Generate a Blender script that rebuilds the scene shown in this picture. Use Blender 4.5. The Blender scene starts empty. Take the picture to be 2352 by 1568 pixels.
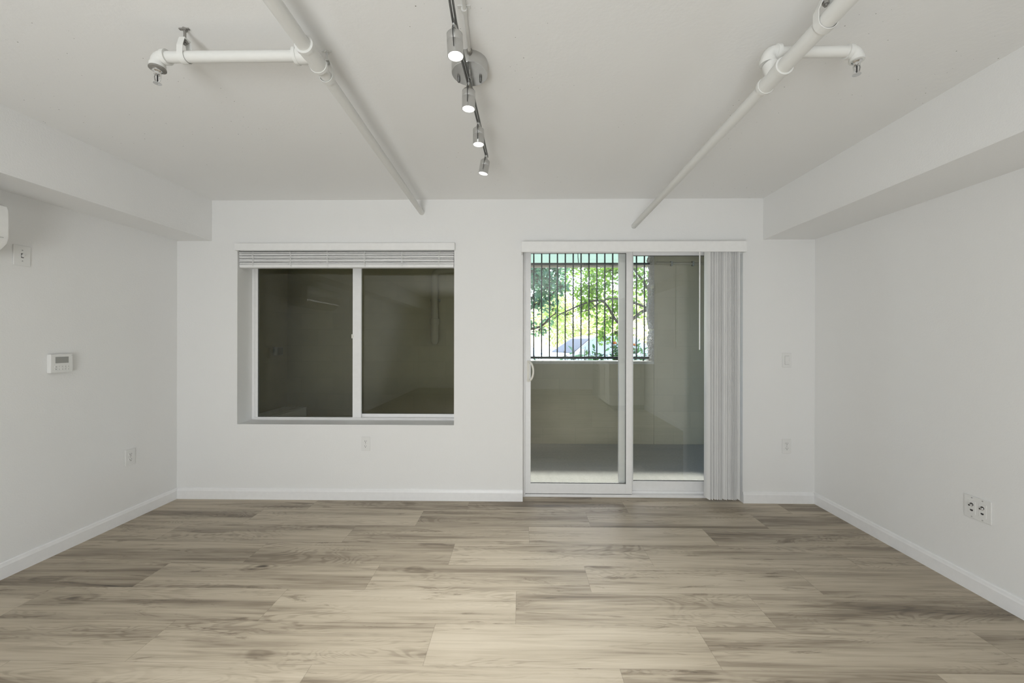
import bpy, bmesh, math, random
from mathutils import Vector, Matrix
random.seed(7)
SC = bpy.context.scene
COL = SC.collection
R = math.radians

# ------------------------------------------------------------------ camera
F, CX, CY = 880.0, 1181.8, 782.0          # focal length and principal point for a 2352 x 1568 frame
YAW, ROLL = 0.015, 0.0015
CAMH = 1.287                               # eye height
D = 3.077                                  # distance to the window wall
_d = Vector((-math.sin(YAW), math.cos(YAW), 0))
_r = Vector((math.cos(YAW), math.sin(YAW), 0))
_u = Vector((0, 0, 1))
_r2 = _r * math.cos(ROLL) + _u * math.sin(ROLL)
_u2 = -_r * math.sin(ROLL) + _u * math.cos(ROLL)
CAM = Vector((0, 0, CAMH))
cd = bpy.data.cameras.new('camera')
cam = bpy.data.objects.new('camera', cd)
COL.objects.link(cam)
cd.sensor_width = 36.0
cd.lens = F / 2352.0 * 36.0
cd.shift_x = (1176.0 - CX) / 2352.0
cd.shift_y = (CY - 784.0) / 2352.0
cd.clip_start = 0.02
cd.clip_end = 300
cam.matrix_world = Matrix(((_r2.x, _u2.x, -_d.x, 0), (_r2.y, _u2.y, -_d.y, 0), (_r2.z, _u2.z, -_d.z, CAMH), (0, 0, 0, 1)))
SC.camera = cam

# survey helpers: read a real coordinate off a known plane
def ray(px, py): return _d * F + _r2 * (px - CX) + _u2 * (CY - py)
def onY(px, py, Y): v = ray(px, py); return CAM + v * (Y / v.y)
def onX(px, py, X): v = ray(px, py); return CAM + v * (X / v.x)
def onZ(px, py, Z): v = ray(px, py); return CAM + v * ((Z - CAMH) / v.z)

# ------------------------------------------------------------------ world, sun, lamps, exposure
SC.view_settings.view_transform = 'Standard'
SC.view_settings.look = 'None'
SC.view_settings.gamma = 1.0
SC.view_settings.use_curve_mapping = False
SC.view_settings.exposure = 0.09
w = bpy.data.worlds.new('sky')
SC.world = w
w.use_nodes = True
nt = w.node_tree
for n in list(nt.nodes): nt.nodes.remove(n)
sky = nt.nodes.new('ShaderNodeTexSky')
sky.sky_type = 'NISHITA'
sky.sun_disc = False
sky.sun_elevation = R(48)
sky.sun_rotation = R(10)
sky.air_density = 1.0
sky.dust_density = 1.0
bg = nt.nodes.new('ShaderNodeBackground')
bg.inputs[1].default_value = 0.75
wo = nt.nodes.new('ShaderNodeOutputWorld')
nt.links.new(sky.outputs[0], bg.inputs[0])
nt.links.new(bg.outputs[0], wo.inputs[0])

def light(name, kind, loc, energy, color=(1, 1, 1), rot=None, target=None, **kw):
    l = bpy.data.lights.new(name, kind)
    l.energy = energy
    l.color = color
    for k, v in kw.items(): setattr(l, k, v)
    o = bpy.data.objects.new(name, l)
    COL.objects.link(o)
    o.location = loc
    if rot: o.rotation_euler = rot
    if target is not None:
        o.rotation_euler = (Vector(target) - Vector(loc)).to_track_quat('-Z', 'Y').to_euler()
    return o

light('sun', 'SUN', (2, 20, 20), 6.5, (1, .96, .88), target=(2 - 20 * -.12, 20 - 20, 20 - 20 * .98), angle=R(5))
WARM = (.955, .985, 1.0)
light('kitchen_ceiling_lamp', 'AREA', (-.6, -1.6, 2.36), 8, WARM, target=(-.6, -1.4, 0), shape='RECTANGLE', size=1.1, size_y=1.1)
light('added_fill_light', 'AREA', (-.68, -1.8, .35), 98, WARM, target=(-.3, .35, 2.42), shape='RECTANGLE', size=1.25, size_y=1.8)  # added fill behind the camera to lift walls and ceiling; no fixture there

# ------------------------------------------------------------------ mesh helpers
class MB:
    def __init__(s): s.bm = bmesh.new()
    def box(s, x0, x1, y0, y1, z0, z1, bevel=0, seg=2):
        m = Matrix.Translation(((x0 + x1) / 2, (y0 + y1) / 2, (z0 + z1) / 2)) @ Matrix.Diagonal((abs(x1 - x0), abs(y1 - y0), abs(z1 - z0), 1))
        r = bmesh.ops.create_cube(s.bm, size=1, matrix=m)
        if bevel:
            ed = list({e for v in r['verts'] for e in v.link_edges})
            bmesh.ops.bevel(s.bm, geom=ed, offset=bevel, segments=seg, affect='EDGES', profile=.5)
        return s
    def tube(s, pts, r, seg=20, cap=True):
        pts = [Vector(p) for p in pts]
        n = len(pts)
        rs = r if isinstance(r, (list, tuple)) else [r] * n
        t0 = (pts[1] - pts[0]).normalized()
        a = Vector((0, 0, 1)) if abs(t0.z) < .9 else Vector((1, 0, 0))
        nx = t0.cross(a).normalized()
        rings = []
        for i, p in enumerate(pts):
            t = (pts[min(i + 1, n - 1)] - pts[max(i - 1, 0)])
            if t.length < 1e-9: t = t0.copy()
            t.normalize()
            nx = (nx - t * nx.dot(t)).normalized()
            ny = t.cross(nx)
            rings.append([s.bm.verts.new(p + (nx * math.cos(q) + ny * math.sin(q)) * rs[i]) for q in [2 * math.pi * k / seg for k in range(seg)]])
        for i in range(n - 1):
            for k in range(seg):
                s.bm.faces.new((rings[i][k], rings[i][(k + 1) % seg], rings[i + 1][(k + 1) % seg], rings[i + 1][k]))
        if cap:
            s.bm.faces.new(rings[0][::-1])
            s.bm.faces.new(rings[-1])
        return s
    def cyl(s, a, b, r, seg=24, r2=None): return s.tube([a, b], [r, r if r2 is None else r2], seg)
    def lathe(s, prof, o=(0, 0, 0), axis=(0, 0, 1), seg=32, cap=True):
        o = Vector(o); ax = Vector(axis).normalized()
        q = Vector((0, 0, 1)).rotation_difference(ax)
        rings = []
        for (r, z) in prof:
            rings.append([s.bm.verts.new(o + q @ Vector((r * math.cos(2 * math.pi * k / seg), r * math.sin(2 * math.pi * k / seg), z))) for k in range(seg)])
        for i in range(len(rings) - 1):
            for k in range(seg):
                s.bm.faces.new((rings[i][k], rings[i][(k + 1) % seg], rings[i + 1][(k + 1) % seg], rings[i + 1][k]))
        if cap:
            s.bm.faces.new(rings[0][::-1]); s.bm.faces.new(rings[-1])
        return s
    def prism(s, poly, axis, a, b):
        def P(u, v, t):
            return {'x': (t, u, v), 'y': (u, t, v), 'z': (u, v, t)}[axis]
        va = [s.bm.verts.new(P(u, v, a)) for u, v in poly]
        vb = [s.bm.verts.new(P(u, v, b)) for u, v in poly]
        n = len(poly)
        for i in range(n): s.bm.faces.new((va[i], va[(i + 1) % n], vb[(i + 1) % n], vb[i]))
        s.bm.faces.new(va[::-1]); s.bm.faces.new(vb)
        return s
    def build(s, name, mat, parent=None, smooth=False, autos=None):
        bmesh.ops.recalc_face_normals(s.bm, faces=s.bm.faces)
        me = bpy.data.meshes.new(name)
        s.bm.to_mesh(me); s.bm.free()
        if mat: me.materials.append(mat)
        if smooth:
            me.polygons.foreach_set('use_smooth', [True] * len(me.polygons))
            try: me.set_sharp_from_angle(angle=R(autos or 40))
            except Exception: pass
        o = bpy.data.objects.new(name, me)
        COL.objects.link(o)
        if parent: o.parent = parent
        return o

def tag(o, label=None, cat=None, group=None, kind=None):
    if label: o['label'] = label
    if cat: o['category'] = cat
    if group: o['group'] = group
    if kind: o['kind'] = kind
    return o
def thing(name, loc, label, cat, rz=0, group=None, kind=None):
    o = bpy.data.objects.new(name, None)
    o.empty_display_size = .05
    COL.objects.link(o)
    o.location = loc
    o.rotation_euler = (0, 0, rz)
    return tag(o, label, cat, group, kind)
def dup(root, loc, label=None, rz=None):
    r = root.copy(); COL.objects.link(r); r.location = loc
    if rz is not None: r.rotation_euler = (0, 0, rz)
    if label: r['label'] = label
    for ch in list(root.children):
        c = ch.copy(); COL.objects.link(c); c.parent = r
        for g in list(ch.children):
            k = g.copy(); COL.objects.link(k); k.parent = c
    return r

# ------------------------------------------------------------------ materials
class NT:
    def __init__(s, name):
        s.m = bpy.data.materials.new(name); s.m.use_nodes = True
        s.t = s.m.node_tree
        s.b = s.t.nodes['Principled BSDF']; s.out = s.t.nodes['Material Output']
    def n(s, typ, **kw):
        x = s.t.nodes.new('ShaderNode' + typ)
        for k, v in kw.items(): setattr(x, k, v)
        return x
    def l(s, a, b): s.t.links.new(a, b)
    def math(s, op, a, b=None, clamp=False):
        x = s.n('Math', operation=op, use_clamp=clamp)
        for i, v in enumerate((a, b)):
            if v is None: continue
            if isinstance(v, (int, float)): x.inputs[i].default_value = v
            else: s.l(v, x.inputs[i])
        return x.outputs[0]
    def mix(s, fac, a, b, blend='MIX'):
        x = s.n('Mix', data_type='RGBA', blend_type=blend)
        for i, v in ((0, fac), (6, a), (7, b)):
            if isinstance(v, (int, float)): x.inputs[i].default_value = v
            elif isinstance(v, tuple): x.inputs[i].default_value = (*v, 1)
            else: s.l(v, x.inputs[i])
        return x.outputs[2]
    def ramp(s, fac, stops):
        x = s.n('ValToRGB')
        e = x.color_ramp.elements
        while len(e) < len(stops): e.new(.5)
        for i, (p, c) in enumerate(stops):
            e[i].position = p
            e[i].color = (*c, 1) if isinstance(c, tuple) else (c, c, c, 1)
        s.l(fac, x.inputs[0])
        return x.outputs[0]
    def noise(s, vec, scale, detail=3, rough=.5, dist=0):
        x = s.n('TexNoise')
        x.inputs['Scale'].default_value = scale; x.inputs['Detail'].default_value = detail
        x.inputs['Roughness'].default_value = rough; x.inputs['Distortion'].default_value = dist
        if vec is not None: s.l(vec, x.inputs['Vector'])
        return x.outputs[0]
    def pos(s): return s.n('NewGeometry').outputs['Position']
    def objc(s): return s.n('TexCoord').outputs['Object']
    def bump(s, h, strength, dist=.01):
        x = s.n('Bump'); x.inputs['Strength'].default_value = strength; x.inputs['Distance'].default_value = dist
        s.l(h, x.inputs['Height']); s.l(x.outputs[0], s.b.inputs['Normal'])
    def scalev(s, vec, v):
        x = s.n('Mapping'); x.inputs['Scale'].default_value = v
        s.l(vec, x.inputs[0]); return x.outputs[0]

def plain(name, col, rough=.5, metal=0, var=.04, scale=30, bump=0):
    """paint / plastic / metal with a little procedural mottling"""
    k = NT(name)
    c = k.noise(k.objc(), scale, 3)
    k.l(k.mix(c, tuple(x * (1 - var) for x in col), tuple(min(1, x * (1 + var)) for x in col)), k.b.inputs['Base Color'])
    k.b.inputs['Roughness'].default_value = rough
    k.b.inputs['Metallic'].default_value = metal
    if bump: k.bump(c, bump, .002)
    return k.m

def wallpaint(name, col):
    k = NT(name); p = k.pos()
    a = k.noise(p, 120, 3, .6); b = k.noise(p, 420, 2)
    k.b.inputs['Roughness'].default_value = .75
    big = k.noise(p, 1.3, 2)
    k.l(k.mix(big, tuple(x * .985 for x in col), tuple(x * 1.01 for x in col)), k.b.inputs['Base Color'])
    k.bump(k.math('ADD', k.math('MULTIPLY', a, .7), k.math('MULTIPLY', b, .3)), .22, .006)
    return k.m

def ceilpaint():
    k = NT('painted_concrete_ceiling'); p = k.pos()
    col = (.875, .875, .865)
    v = k.n('TexVoronoi'); v.inputs['Scale'].default_value = 62; k.l(p, v.inputs['Vector'])
    mask = k.noise(p, 2.3, 3, .6)
    sz = k.n('TexWhiteNoise'); k.l(v.outputs['Position'], sz.inputs['Vector'])
    th = k.math('MULTIPLY', k.math('POWER', sz.outputs['Value'], 5.0), .13)
    th = k.math('MULTIPLY', th, k.math('MULTIPLY', k.math('SUBTRACT', mask, .46), 9.0, True))
    pit = k.math('LESS_THAN', v.outputs['Distance'], th)
    cc = k.mix(k.noise(p, 1.1, 3), tuple(x * .98 for x in col), tuple(x * 1.01 for x in col))
    k.l(k.mix(pit, cc, (.2, .19, .17)), k.b.inputs['Base Color'])
    k.b.inputs['Roughness'].default_value = .8
    k.bump(k.noise(p, 60, 4, .6), .12, .006)
    return k.m

def floormat():
    k = NT('vinyl_plank')
    uv = k.n('UVMap', uv_map='plank'); rn = k.n('Attribute', attribute_name='tone')
    sep = k.n('SeparateXYZ'); k.l(uv.outputs[0], sep.inputs[0])
    rs = k.n('SeparateColor'); k.l(rn.outputs['Color'], rs.inputs[0])
    u, v = sep.outputs[0], sep.outputs[1]
    r1, r2, r3 = rs.outputs[0], rs.outputs[1], rs.outputs[2]
    def vec(su, sv, z):
        c = k.n('CombineXYZ')
        k.l(k.math('MULTIPLY', k.math('ADD', u, k.math('MULTIPLY', r1, 31.0)), su), c.inputs[0])
        k.l(k.math('MULTIPLY', k.math('ADD', v, k.math('MULTIPLY', r2, 17.0)), sv), c.inputs[1])
        k.l(k.math('ADD', k.math('MULTIPLY', r3, 40.0), z), c.inputs[2])
        return c.outputs[0]
    warp = k.noise(vec(2.0, 7.0, 3.0), 1, 2)
    bands = k.noise(vec(.6, 9.5, 0), 1, 4, .6, .35)
    fine = k.noise(vec(3.5, 120.0, 7.0), 1, 3, .6)
    mid = k.noise(vec(1.6, 34.0, 5.0), 1, 4, .6, .5)
    crack = k.noise(vec(1.8, 12.0, 11.0), 1, 7, .68, 1.8)
    vor = k.n('TexVoronoi'); vor.inputs['Scale'].default_value = 1.0
    c = k.n('VectorMath', operation='ADD')
    k.l(vec(1.7, 5.4, 0.0), c.inputs[0])
    wv = k.n('CombineXYZ'); k.l(k.math('MULTIPLY', warp, .8), wv.inputs[0]); k.l(k.math('MULTIPLY', k.math('SUBTRACT', mid, .5), .7), wv.inputs[1])
    k.l(wv.outputs[0], c.inputs[1]); k.l(c.outputs[0], vor.inputs['Vector'])
    dist = vor.outputs['Distance']
    vs = k.n('SeparateColor'); k.l(vor.outputs['Color'], vs.inputs[0])
    on = k.math('GREATER_THAN', vs.outputs[0], .50)
    ring = k.math('SINE', k.math('MULTIPLY', dist, 52.0))
    ringm = k.math('MULTIPLY', k.math('MULTIPLY', k.math('ADD', k.math('MULTIPLY', ring, .5), .5), on), k.math('SUBTRACT', 1.0, k.math('MULTIPLY', dist, 3.6), True))
    core = k.math('MULTIPLY', on, k.math('SUBTRACT', 1.0, k.math('MULTIPLY', dist, 9.0), True))
    low = k.noise(vec(1.1, 5.5, 21.0), 1, 3, .5, .9)
    lines = k.math('ADD', k.math('MULTIPLY', k.math('SINE', k.math('MULTIPLY', k.math('ADD', low, k.math('MULTIPLY', fine, .02)), 150.0)), .5), .5)
    linem = k.ramp(k.noise(vec(.9, 7.0, 33.0), 1, 3, .55), [(.44, 0.0), (.62, 1.0)])
    lines = k.math('MULTIPLY', k.ramp(lines, [(.45, 0.0), (.95, 1.0)]), linem)
    soft = k.ramp(k.noise(vec(.35, 6.5, 51.0), 1, 2, .5), [(.46, 0.0), (.62, 1.0)])
    bandd = k.ramp(bands, [(.38, 0.0), (.52, .3), (.66, 1.0)])
    crk = k.ramp(crack, [(.59, 0.0), (.65, .5), (.77, 1.0)])
    finer = k.ramp(fine, [(.35, 0.0), (.75, 1.0)])
    midr = k.ramp(mid, [(.42, 0.0), (.75, 1.0)])
    dark = k.math('ADD', k.math('MULTIPLY', bandd, .40), k.math('ADD', k.math('MULTIPLY', soft, .18), k.math('MULTIPLY', lines, .17)))
    dark = k.math('ADD', dark, k.math('MULTIPLY', midr, .26))
    dark = k.math('ADD', dark, k.math('MULTIPLY', finer, .15))
    dark = k.math('ADD', dark, k.math('MULTIPLY', crk, .48))
    dark = k.math('ADD', dark, k.math('MULTIPLY', ringm, .46))
    dark = k.math('ADD', dark, k.math('MULTIPLY', core, .65))
    dark = k.math('ADD', dark, k.math('MULTIPLY', k.math('SUBTRACT', r3, .5), .14))
    colr = k.ramp(dark, [(0.0, (.56, .485, .375)), (.22, (.475, .405, .305)), (.58, (.25, .203, .147)), (1.0, (.085, .066, .048))])
    # seams between boards
    ev = k.n('UVMap', uv_map='edge'); es = k.n('SeparateXYZ'); k.l(ev.outputs[0], es.inputs[0])
    seam = k.math('MAXIMUM', k.math('GREATER_THAN', k.math('ABSOLUTE', es.outputs[0]), 1.0), k.math('GREATER_THAN', k.math('ABSOLUTE', es.outputs[1]), 1.0))
    colr = k.mix(k.math('MULTIPLY', seam, .35), colr, (.13, .10, .07))
    k.l(colr, k.b.inputs['Base Color'])
    k.l(k.math('ADD', .34, k.math('MULTIPLY', fine, .14)), k.b.inputs['Roughness'])
    k.b.inputs['Specular IOR Level'].default_value = .45
    k.bump(k.math('SUBTRACT', k.math('MULTIPLY', fine, .5), seam), .08, .003)
    return k.m

def blockwall(name, col, sx=.4064, sz=.2032, joint=.006):
    """painted concrete block: shallow joints, rough face"""
    k = NT(name); p = k.pos()
    s = k.n('SeparateXYZ'); k.l(p, s.inputs[0])
    c = k.n('CombineXYZ'); k.l(k.math('ADD', s.outputs[0], s.outputs[1]), c.inputs[0]); k.l(s.outputs[2], c.inputs[1])
    br = k.n('TexBrick'); k.l(c.outputs[0], br.inputs['Vector'])
    br.inputs['Scale'].default_value = 1; br.inputs['Brick Width'].default_value = sx; br.inputs['Row Height'].default_value = sz
    br.inputs['Mortar Size'].default_value = joint / 2; br.inputs['Mortar Smooth'].default_value = .4
    br.inputs['Color1'].default_value = (1, 1, 1, 1); br.inputs['Color2'].default_value = (.94, .94, .94, 1); br.inputs['Mortar'].default_value = (.88, .88, .88, 1)
    nz = k.noise(p, 3.0, 4, .6)
    base = k.mix(nz, tuple(x * .86 for x in col), tuple(x * 1.1 for x in col))
    k.l(k.mix(1.0, base, br.outputs['Color'], 'MULTIPLY'), k.b.inputs['Base Color'])
    k.b.inputs['Roughness'].default_value = .85
    k.bump(k.math('SUBTRACT', k.math('MULTIPLY', k.noise(p, 90, 4, .6), .3), br.outputs['Fac']), .22, .008)
    return k.m

def rough(name, col, s1=25, var=.3, bump=.5):
    k = NT(name); p = k.pos()
    a = k.noise(p, s1, 5, .65)
    k.l(k.mix(a, tuple(x * (1 - var) for x in col), tuple(x * (1 + var) for x in col)), k.b.inputs['Base Color'])
    k.b.inputs['Roughness'].default_value = .9
    k.bump(a, bump, .01)
    return k.m

def glassmat(name, tint=(.97, .98, .97), f0=.08):
    k = NT(name)
    k.t.nodes.remove(k.b)
    geo = k.n('NewGeometry'); dt = k.n('VectorMath', operation='DOT_PRODUCT')
    k.l(geo.outputs['Normal'], dt.inputs[0]); k.l(geo.outputs['Incoming'], dt.inputs[1])
    cosv = k.math('ABSOLUTE', dt.outputs['Value'])
    fr = k.math('ADD', f0, k.math('MULTIPLY', 1 - f0, k.math('POWER', k.math('SUBTRACT', 1.0, cosv, True), 5.0)))
    tr = k.n('BsdfTransparent'); gl = k.n('BsdfGlossy'); gl.inputs['Roughness'].default_value = 0.0
    nz = k.noise(k.objc(), .7, 1)
    k.l(k.mix(nz, tint, tuple(min(1, x * 1.02) for x in tint)), tr.inputs[0])
    mx = k.n('MixShader')
    k.l(fr, mx.inputs[0]); k.l(tr.outputs[0], mx.inputs[1]); k.l(gl.outputs[0], mx.inputs[2])
    k.l(mx.outputs[0], k.out.inputs[0])
    return k.m

def emit(name, col, strength):
    k = NT(name)
    k.b.inputs['Base Color'].default_value = (*col, 1)
    k.b.inputs['Emission Color'].default_value = (*col, 1)
    k.b.inputs['Emission Strength'].default_value = strength
    return k.m

def leafmat(name, c1, c2, trans):
    k = NT(name)
    g = k.n('NewGeometry')
    c = k.ramp(g.outputs['Random Per Island'], [(0.0, c1), (.6, c2), (1.0, tuple(min(1, x * 1.25) for x in c2))])
    d = k.n('BsdfDiffuse'); t = k.n('BsdfTranslucent'); gl = k.n('BsdfGlossy'); gl.inputs['Roughness'].default_value = .35
    k.l(c, d.inputs[0])
    k.l(k.mix(1.0, c, trans, 'MULTIPLY'), t.inputs[0])
    m1 = k.n('MixShader'); m1.inputs[0].default_value = .55
    k.l(d.outputs[0], m1.inputs[1]); k.l(t.outputs[0], m1.inputs[2])
    m2 = k.n('MixShader'); m2.inputs[0].default_value = .07
    k.l(m1.outputs[0], m2.inputs[1]); k.l(gl.outputs[0], m2.inputs[2])
    k.l(m2.outputs[0], k.out.inputs[0])
    k.t.nodes.remove(k.b)
    return k.m

M = dict(
    wall=wallpaint('white_wall_paint', (.875, .875, .865)),
    ceil=ceilpaint(), floor=floormat(),
    trim=plain('semigloss_trim', (.91, .91, .91), .35),
    vinyl=plain('white_vinyl', (.90, .90, .90), .38),
    dark=plain('black_gasket', (.02, .02, .02), .6),
    pipe=plain('white_pipe_paint', (.76, .76, .735), .5, 0, .02, 40, .05),
    steel=plain('brushed_steel', (.56, .56, .55), .27, .92, .1, 60),
    darksteel=plain('dark_steel_strip', (.20, .20, .195), .35, .9, .1, 60),
    galv=plain('galvanised_steel', (.34, .33, .31), .5, .7, .2, 50),
    chrome=plain('chrome', (.75, .75, .75), .12, 1),
    plate=plain('white_plastic_plate', (.83, .83, .815), .35, 0, .01),
    slot=plain('socket_slots', (.03, .03, .03), .5),
    greyline=plain('grey_plastic', (.45, .45, .44), .5),
    ivory=plain('ivory_plastic', (.82, .80, .73), .4),
    lcd=plain('grey_lcd', (.36, .365, .35), .12, 0, .1, 15),
    blind=plain('white_blind_slat', (.90, .90, .89), .45),
    vane=plain('white_vinyl_vane', (.88, .88, .87), .5, 0, .03, 8),
    ac=plain('glossy_white_plastic', (.85, .85, .83), .2),
    block=blockwall('painted_block', (.50, .465, .345)),
    slab=rough('patio_concrete', (.41, .42, .40), 40, .25, .3),
    cap=rough('pale_concrete_cap', (.62, .61, .56), 30, .2, .3),
    jamb=rough('broken_block_edge', (.52, .50, .46), 110, .75, 1.0),
    iron=plain('dark_green_iron', (.018, .03, .032), .45, .3),
    fascia=leafmat('pale_green_awning_sheet', (.66, .72, .69), (.68, .74, .71), (.93, 1.0, .97)),
    beige=plain('beige_paint', (.47, .44, .36), .6),
    asphalt=rough('concrete_pavement', (.58, .57, .54), 20, .2, .2),
    soil=rough('garden_soil', (.12, .09, .06), 15, .4, .6),
    bark=rough('bark', (.12, .09, .065), 30, .5, 1.0),
    leafA=leafmat('bright_leaves', (.13, .26, .04), (.34, .52, .09), (1.0, 1.0, .6)),
    leafB=leafmat('bluish_leaves', (.09, .19, .11), (.24, .40, .25), (.8, 1.0, .8)),
    leafC=leafmat('pale_leaves', (.45, .55, .18), (.70, .76, .34), (1, 1, .8)),
    leafD=leafmat('dark_shrub_leaves', (.04, .11, .05), (.12, .24, .10), (.8, 1.0, .7)),
    flower=plain('orange_flower', (.75, .25, .05), .6),
    carw=plain('white_car_paint', (.9, .9, .9), .15),
    carg=plain('car_glass', (.012, .022, .028), .04),
    cars=plain('glare_white_side_glass', (.80, .83, .86), .08),  # side windows whitened: blown-out daylight glare painted into the base colour
    tyre=plain('tyre_rubber', (.02, .02, .02), .8),
    alloy=plain('alloy_wheel', (.5, .5, .5), .3, .8),
    glass=glassmat('window_glass'),
    screened=glassmat('window_glass_with_insect_screen', (.76, .76, .70), .045),
    lens=emit('lit_lamp_lens', (1, .99, .96), 4.0),
    cab=plain('kitchen_cabinet_white', (.62, .61, .57), .4),
    fridge=plain('fridge_steel', (.30, .31, .34), .35, .6),
    counter=rough('counter_stone', (.20, .19, .18), 60, .4, .05),
)

# ------------------------------------------------------------------ room dimensions
XL = onY(406, 1143, D).x                    # left wall
XR = onY(1871, 1157, D).x                   # right wall
ZC = CAMH + 324.5 / 286.0                   # ceiling
YR = -3.84                                  # rear wall behind the camera
TW = .19                                    # exterior wall thickness
def struct(o): o['kind'] = 'structure'; return o

# floor: boards laid across the room, one quad per board
ROWW = .2286
def build_floor():
    ys = D + .11
    # courses found from the seams in the picture
    y0 = onZ(1700, 1440, 0).y
    seams = [(965, 1187), (805, 1222), (592, 1264), (1038, 1270), (855, 1325), (628, 1387), (363, 1457), (980, 1499), (1215, 1226), (1630, 1232), (1488, 1276), (1920, 1265),
             (1351, 1333), (1850, 1330), (1185, 1390), (1750, 1402), (1630, 1490), (1429, 1553), (2250, 1462), (1790, 1160)]
    rows = {}
    for px, py in seams:
        p = onZ(px, py, 0)
        rows.setdefault(math.floor((p.y - y0) / ROWW), []).append(p.x)
    L = 1.219
    bm = bmesh.new()
    uvp = bm.loops.layers.uv.new('plank'); uve = bm.loops.layers.uv.new('edge')
    colr = bm.loops.layers.float_color.new('tone')
    rnd = random.Random(21)
    k = math.floor((YR - .05 - y0) / ROWW)
    while y0 + k * ROWW < ys:
        ya = max(YR - .05, y0 + k * ROWW); yb = min(ys, y0 + (k + 1) * ROWW)
        yo = y0 + k * ROWW
        pts = sorted(rows.get(k, [rnd.uniform(-1, 1)]))
        a = pts[0]
        cuts = [a]
        for q in pts[1:]:
            if q - cuts[-1] > .5: cuts.append(q)
        while cuts[0] > XL - .1: cuts.insert(0, cuts[0] - L)
        while cuts[-1] < XR + .1: cuts.append(cuts[-1] + L)
        # split overly long boards
        i = 0
        while i < len(cuts) - 1:
            if cuts[i + 1] - cuts[i] > L * 1.25: cuts.insert(i + 1, cuts[i] + L)
            i += 1
        for xa, xb in zip(cuts[:-1], cuts[1:]):
            t = (rnd.random(), rnd.random(), rnd.random(), 1)
            ca, cb = max(xa, XL - .06), min(xb, XR + .06)
            if cb <= ca: continue
            vs = [bm.verts.new((x, y, 0)) for x, y in ((ca, ya), (cb, ya), (cb, yb), (ca, yb))]
            f = bm.faces.new(vs)
            flip = rnd.random() < .5
            for lp in f.loops:
                x, y = lp.vert.co.x, lp.vert.co.y
                u, v = x - xa, y - yo
                if flip: u, v = -u, -v
                lp[uvp].uv = (u, v)
                hl, hw = (xb - xa) / 2, ROWW / 2
                lp[uve].uv = ((x - (xa + xb) / 2) / (hl - .0012), (y - yo - hw) / (hw - .0010))
                lp[colr] = t
        k += 1
    me = bpy.data.meshes.new('floor')
    bm.to_mesh(me); bm.free()
    me.materials.append(M['floor'])
    o = bpy.data.objects.new('floor', me); COL.objects.link(o)
    return struct(o)
build_floor()

# openings in the window wall
WX0, WX1 = onY(545, 770, D).x, onY(1043, 770, D).x
WZ0, WZ1 = onY(800, 975, D).z, onY(800, 560, D).z
DX0, DX1 = onY(1201, 850, D).x, onY(1706, 850, D).x
DZ1 = onY(1450, 560, D).z
b = MB()
YB = D + TW
b.box(XL - .12, WX0, D, YB, -.1, ZC + .02)
b.box(WX0, WX1, D, YB, -.1, WZ0); b.box(WX0, WX1, D, YB, WZ1, ZC + .02)
b.box(WX1, DX0, D, YB, -.1, ZC + .02)
b.box(DX0, DX1, D, YB, DZ1, ZC + .02); b.box(DX0, DX1, D + .11, YB, -.1, -.001)
b.box(DX1, XR + .12, D, YB, -.1, ZC + .02)
struct(b.build('wall_back', M['wall']))
struct(MB().box(XL - .12, XL, YR - .12, D, -.1, ZC + .02).build('wall_left', M['wall']))
struct(MB().box(XR, XR + .12, YR - .12, D, -.1, ZC + .02).build('wall_right', M['wall']))
struct(MB().box(XL, XR, YR - .12, YR, -.1, ZC + .02).build('wall_rear', M['wall']))
struct(MB().box(XL - .12, XR + .12, YR - .12, YB, ZC, ZC + .2).build('ceiling', M['ceil']))
SLX = onY(487, 500, D).x; SLZ = onY(487, 553, D).z
SRX = onY(1753, 500, D).x; SRZ = onY(1753, 550, D).z
struct(MB().box(XL, SLX, YR, D, SLZ, ZC).build('trim_1', M['wall']))['label'] = 'boxed soffit along the top of the left wall'
struct(MB().box(SRX, XR, YR, D, SRZ, ZC).build('trim_2', M['wall']))['label'] = 'boxed soffit along the top of the right wall'

# baseboards with an eased top
BH = .088
def bb_profile(): return [(0, 0), (.013, 0), (.013, BH - .022), (.0105, BH - .014), (.0085, BH - .004), (.005, BH), (0, BH)]
def bb(name, poly_axis, a, b_, fn):
    m = MB(); m.prism([fn(u, v) for u, v in bb_profile()], poly_axis, a, b_)
    return struct(m.build(name, M['trim']))
bb('baseboard_left', 'y', YR, D, lambda u, v: (XL + u, v))
bb('baseboard_right', 'y', YR, D, lambda u, v: (XR - u, v))
bb('baseboard_back', 'x', XL + .013, DX0, lambda u, v: (D - u, v))
bb('baseboard_back', 'x', DX1, XR - .013, lambda u, v: (D - u, v))
bb('baseboard_rear', 'x', XL + .013, XR - .013, lambda u, v: (YR + u, v))

# ------------------------------------------------------------------ window_1 (horizontal slider)
YF = 3.245                                   # room-side face of the window frame
win = thing('window_1', ((WX0 + WX1) / 2, YF, WZ0), 'two-pane white vinyl sliding window left of the patio door', 'window', kind='structure')
def sub(o, root):                            # build in world coordinates, hang under root
    o.parent = root
    o.matrix_parent_inverse = Matrix.Translation(root.location).inverted() if root.rotation_euler.z == 0 else root.matrix_basis.inverted()
    return o
def ring(m, x0, x1, z0, z1, y0, y1, wl, wr, wb, wt):
    m.box(x0, x0 + wl, y0, y1, z0, z1, .003); m.box(x1 - wr, x1, y0, y1, z0, z1, .003)
    m.box(x0 + wl - .002, x1 - wr + .002, y0, y1, z0, z0 + wb, .003); m.box(x0 + wl - .002, x1 - wr + .002, y0, y1, z1 - wt, z1, .003)
    return m
sub(ring(MB(), WX0, WX1, WZ0, WZ1, YF, YF + .06, .022, .022, .022, .022).build('frame', M['vinyl'], None), win)
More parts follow.
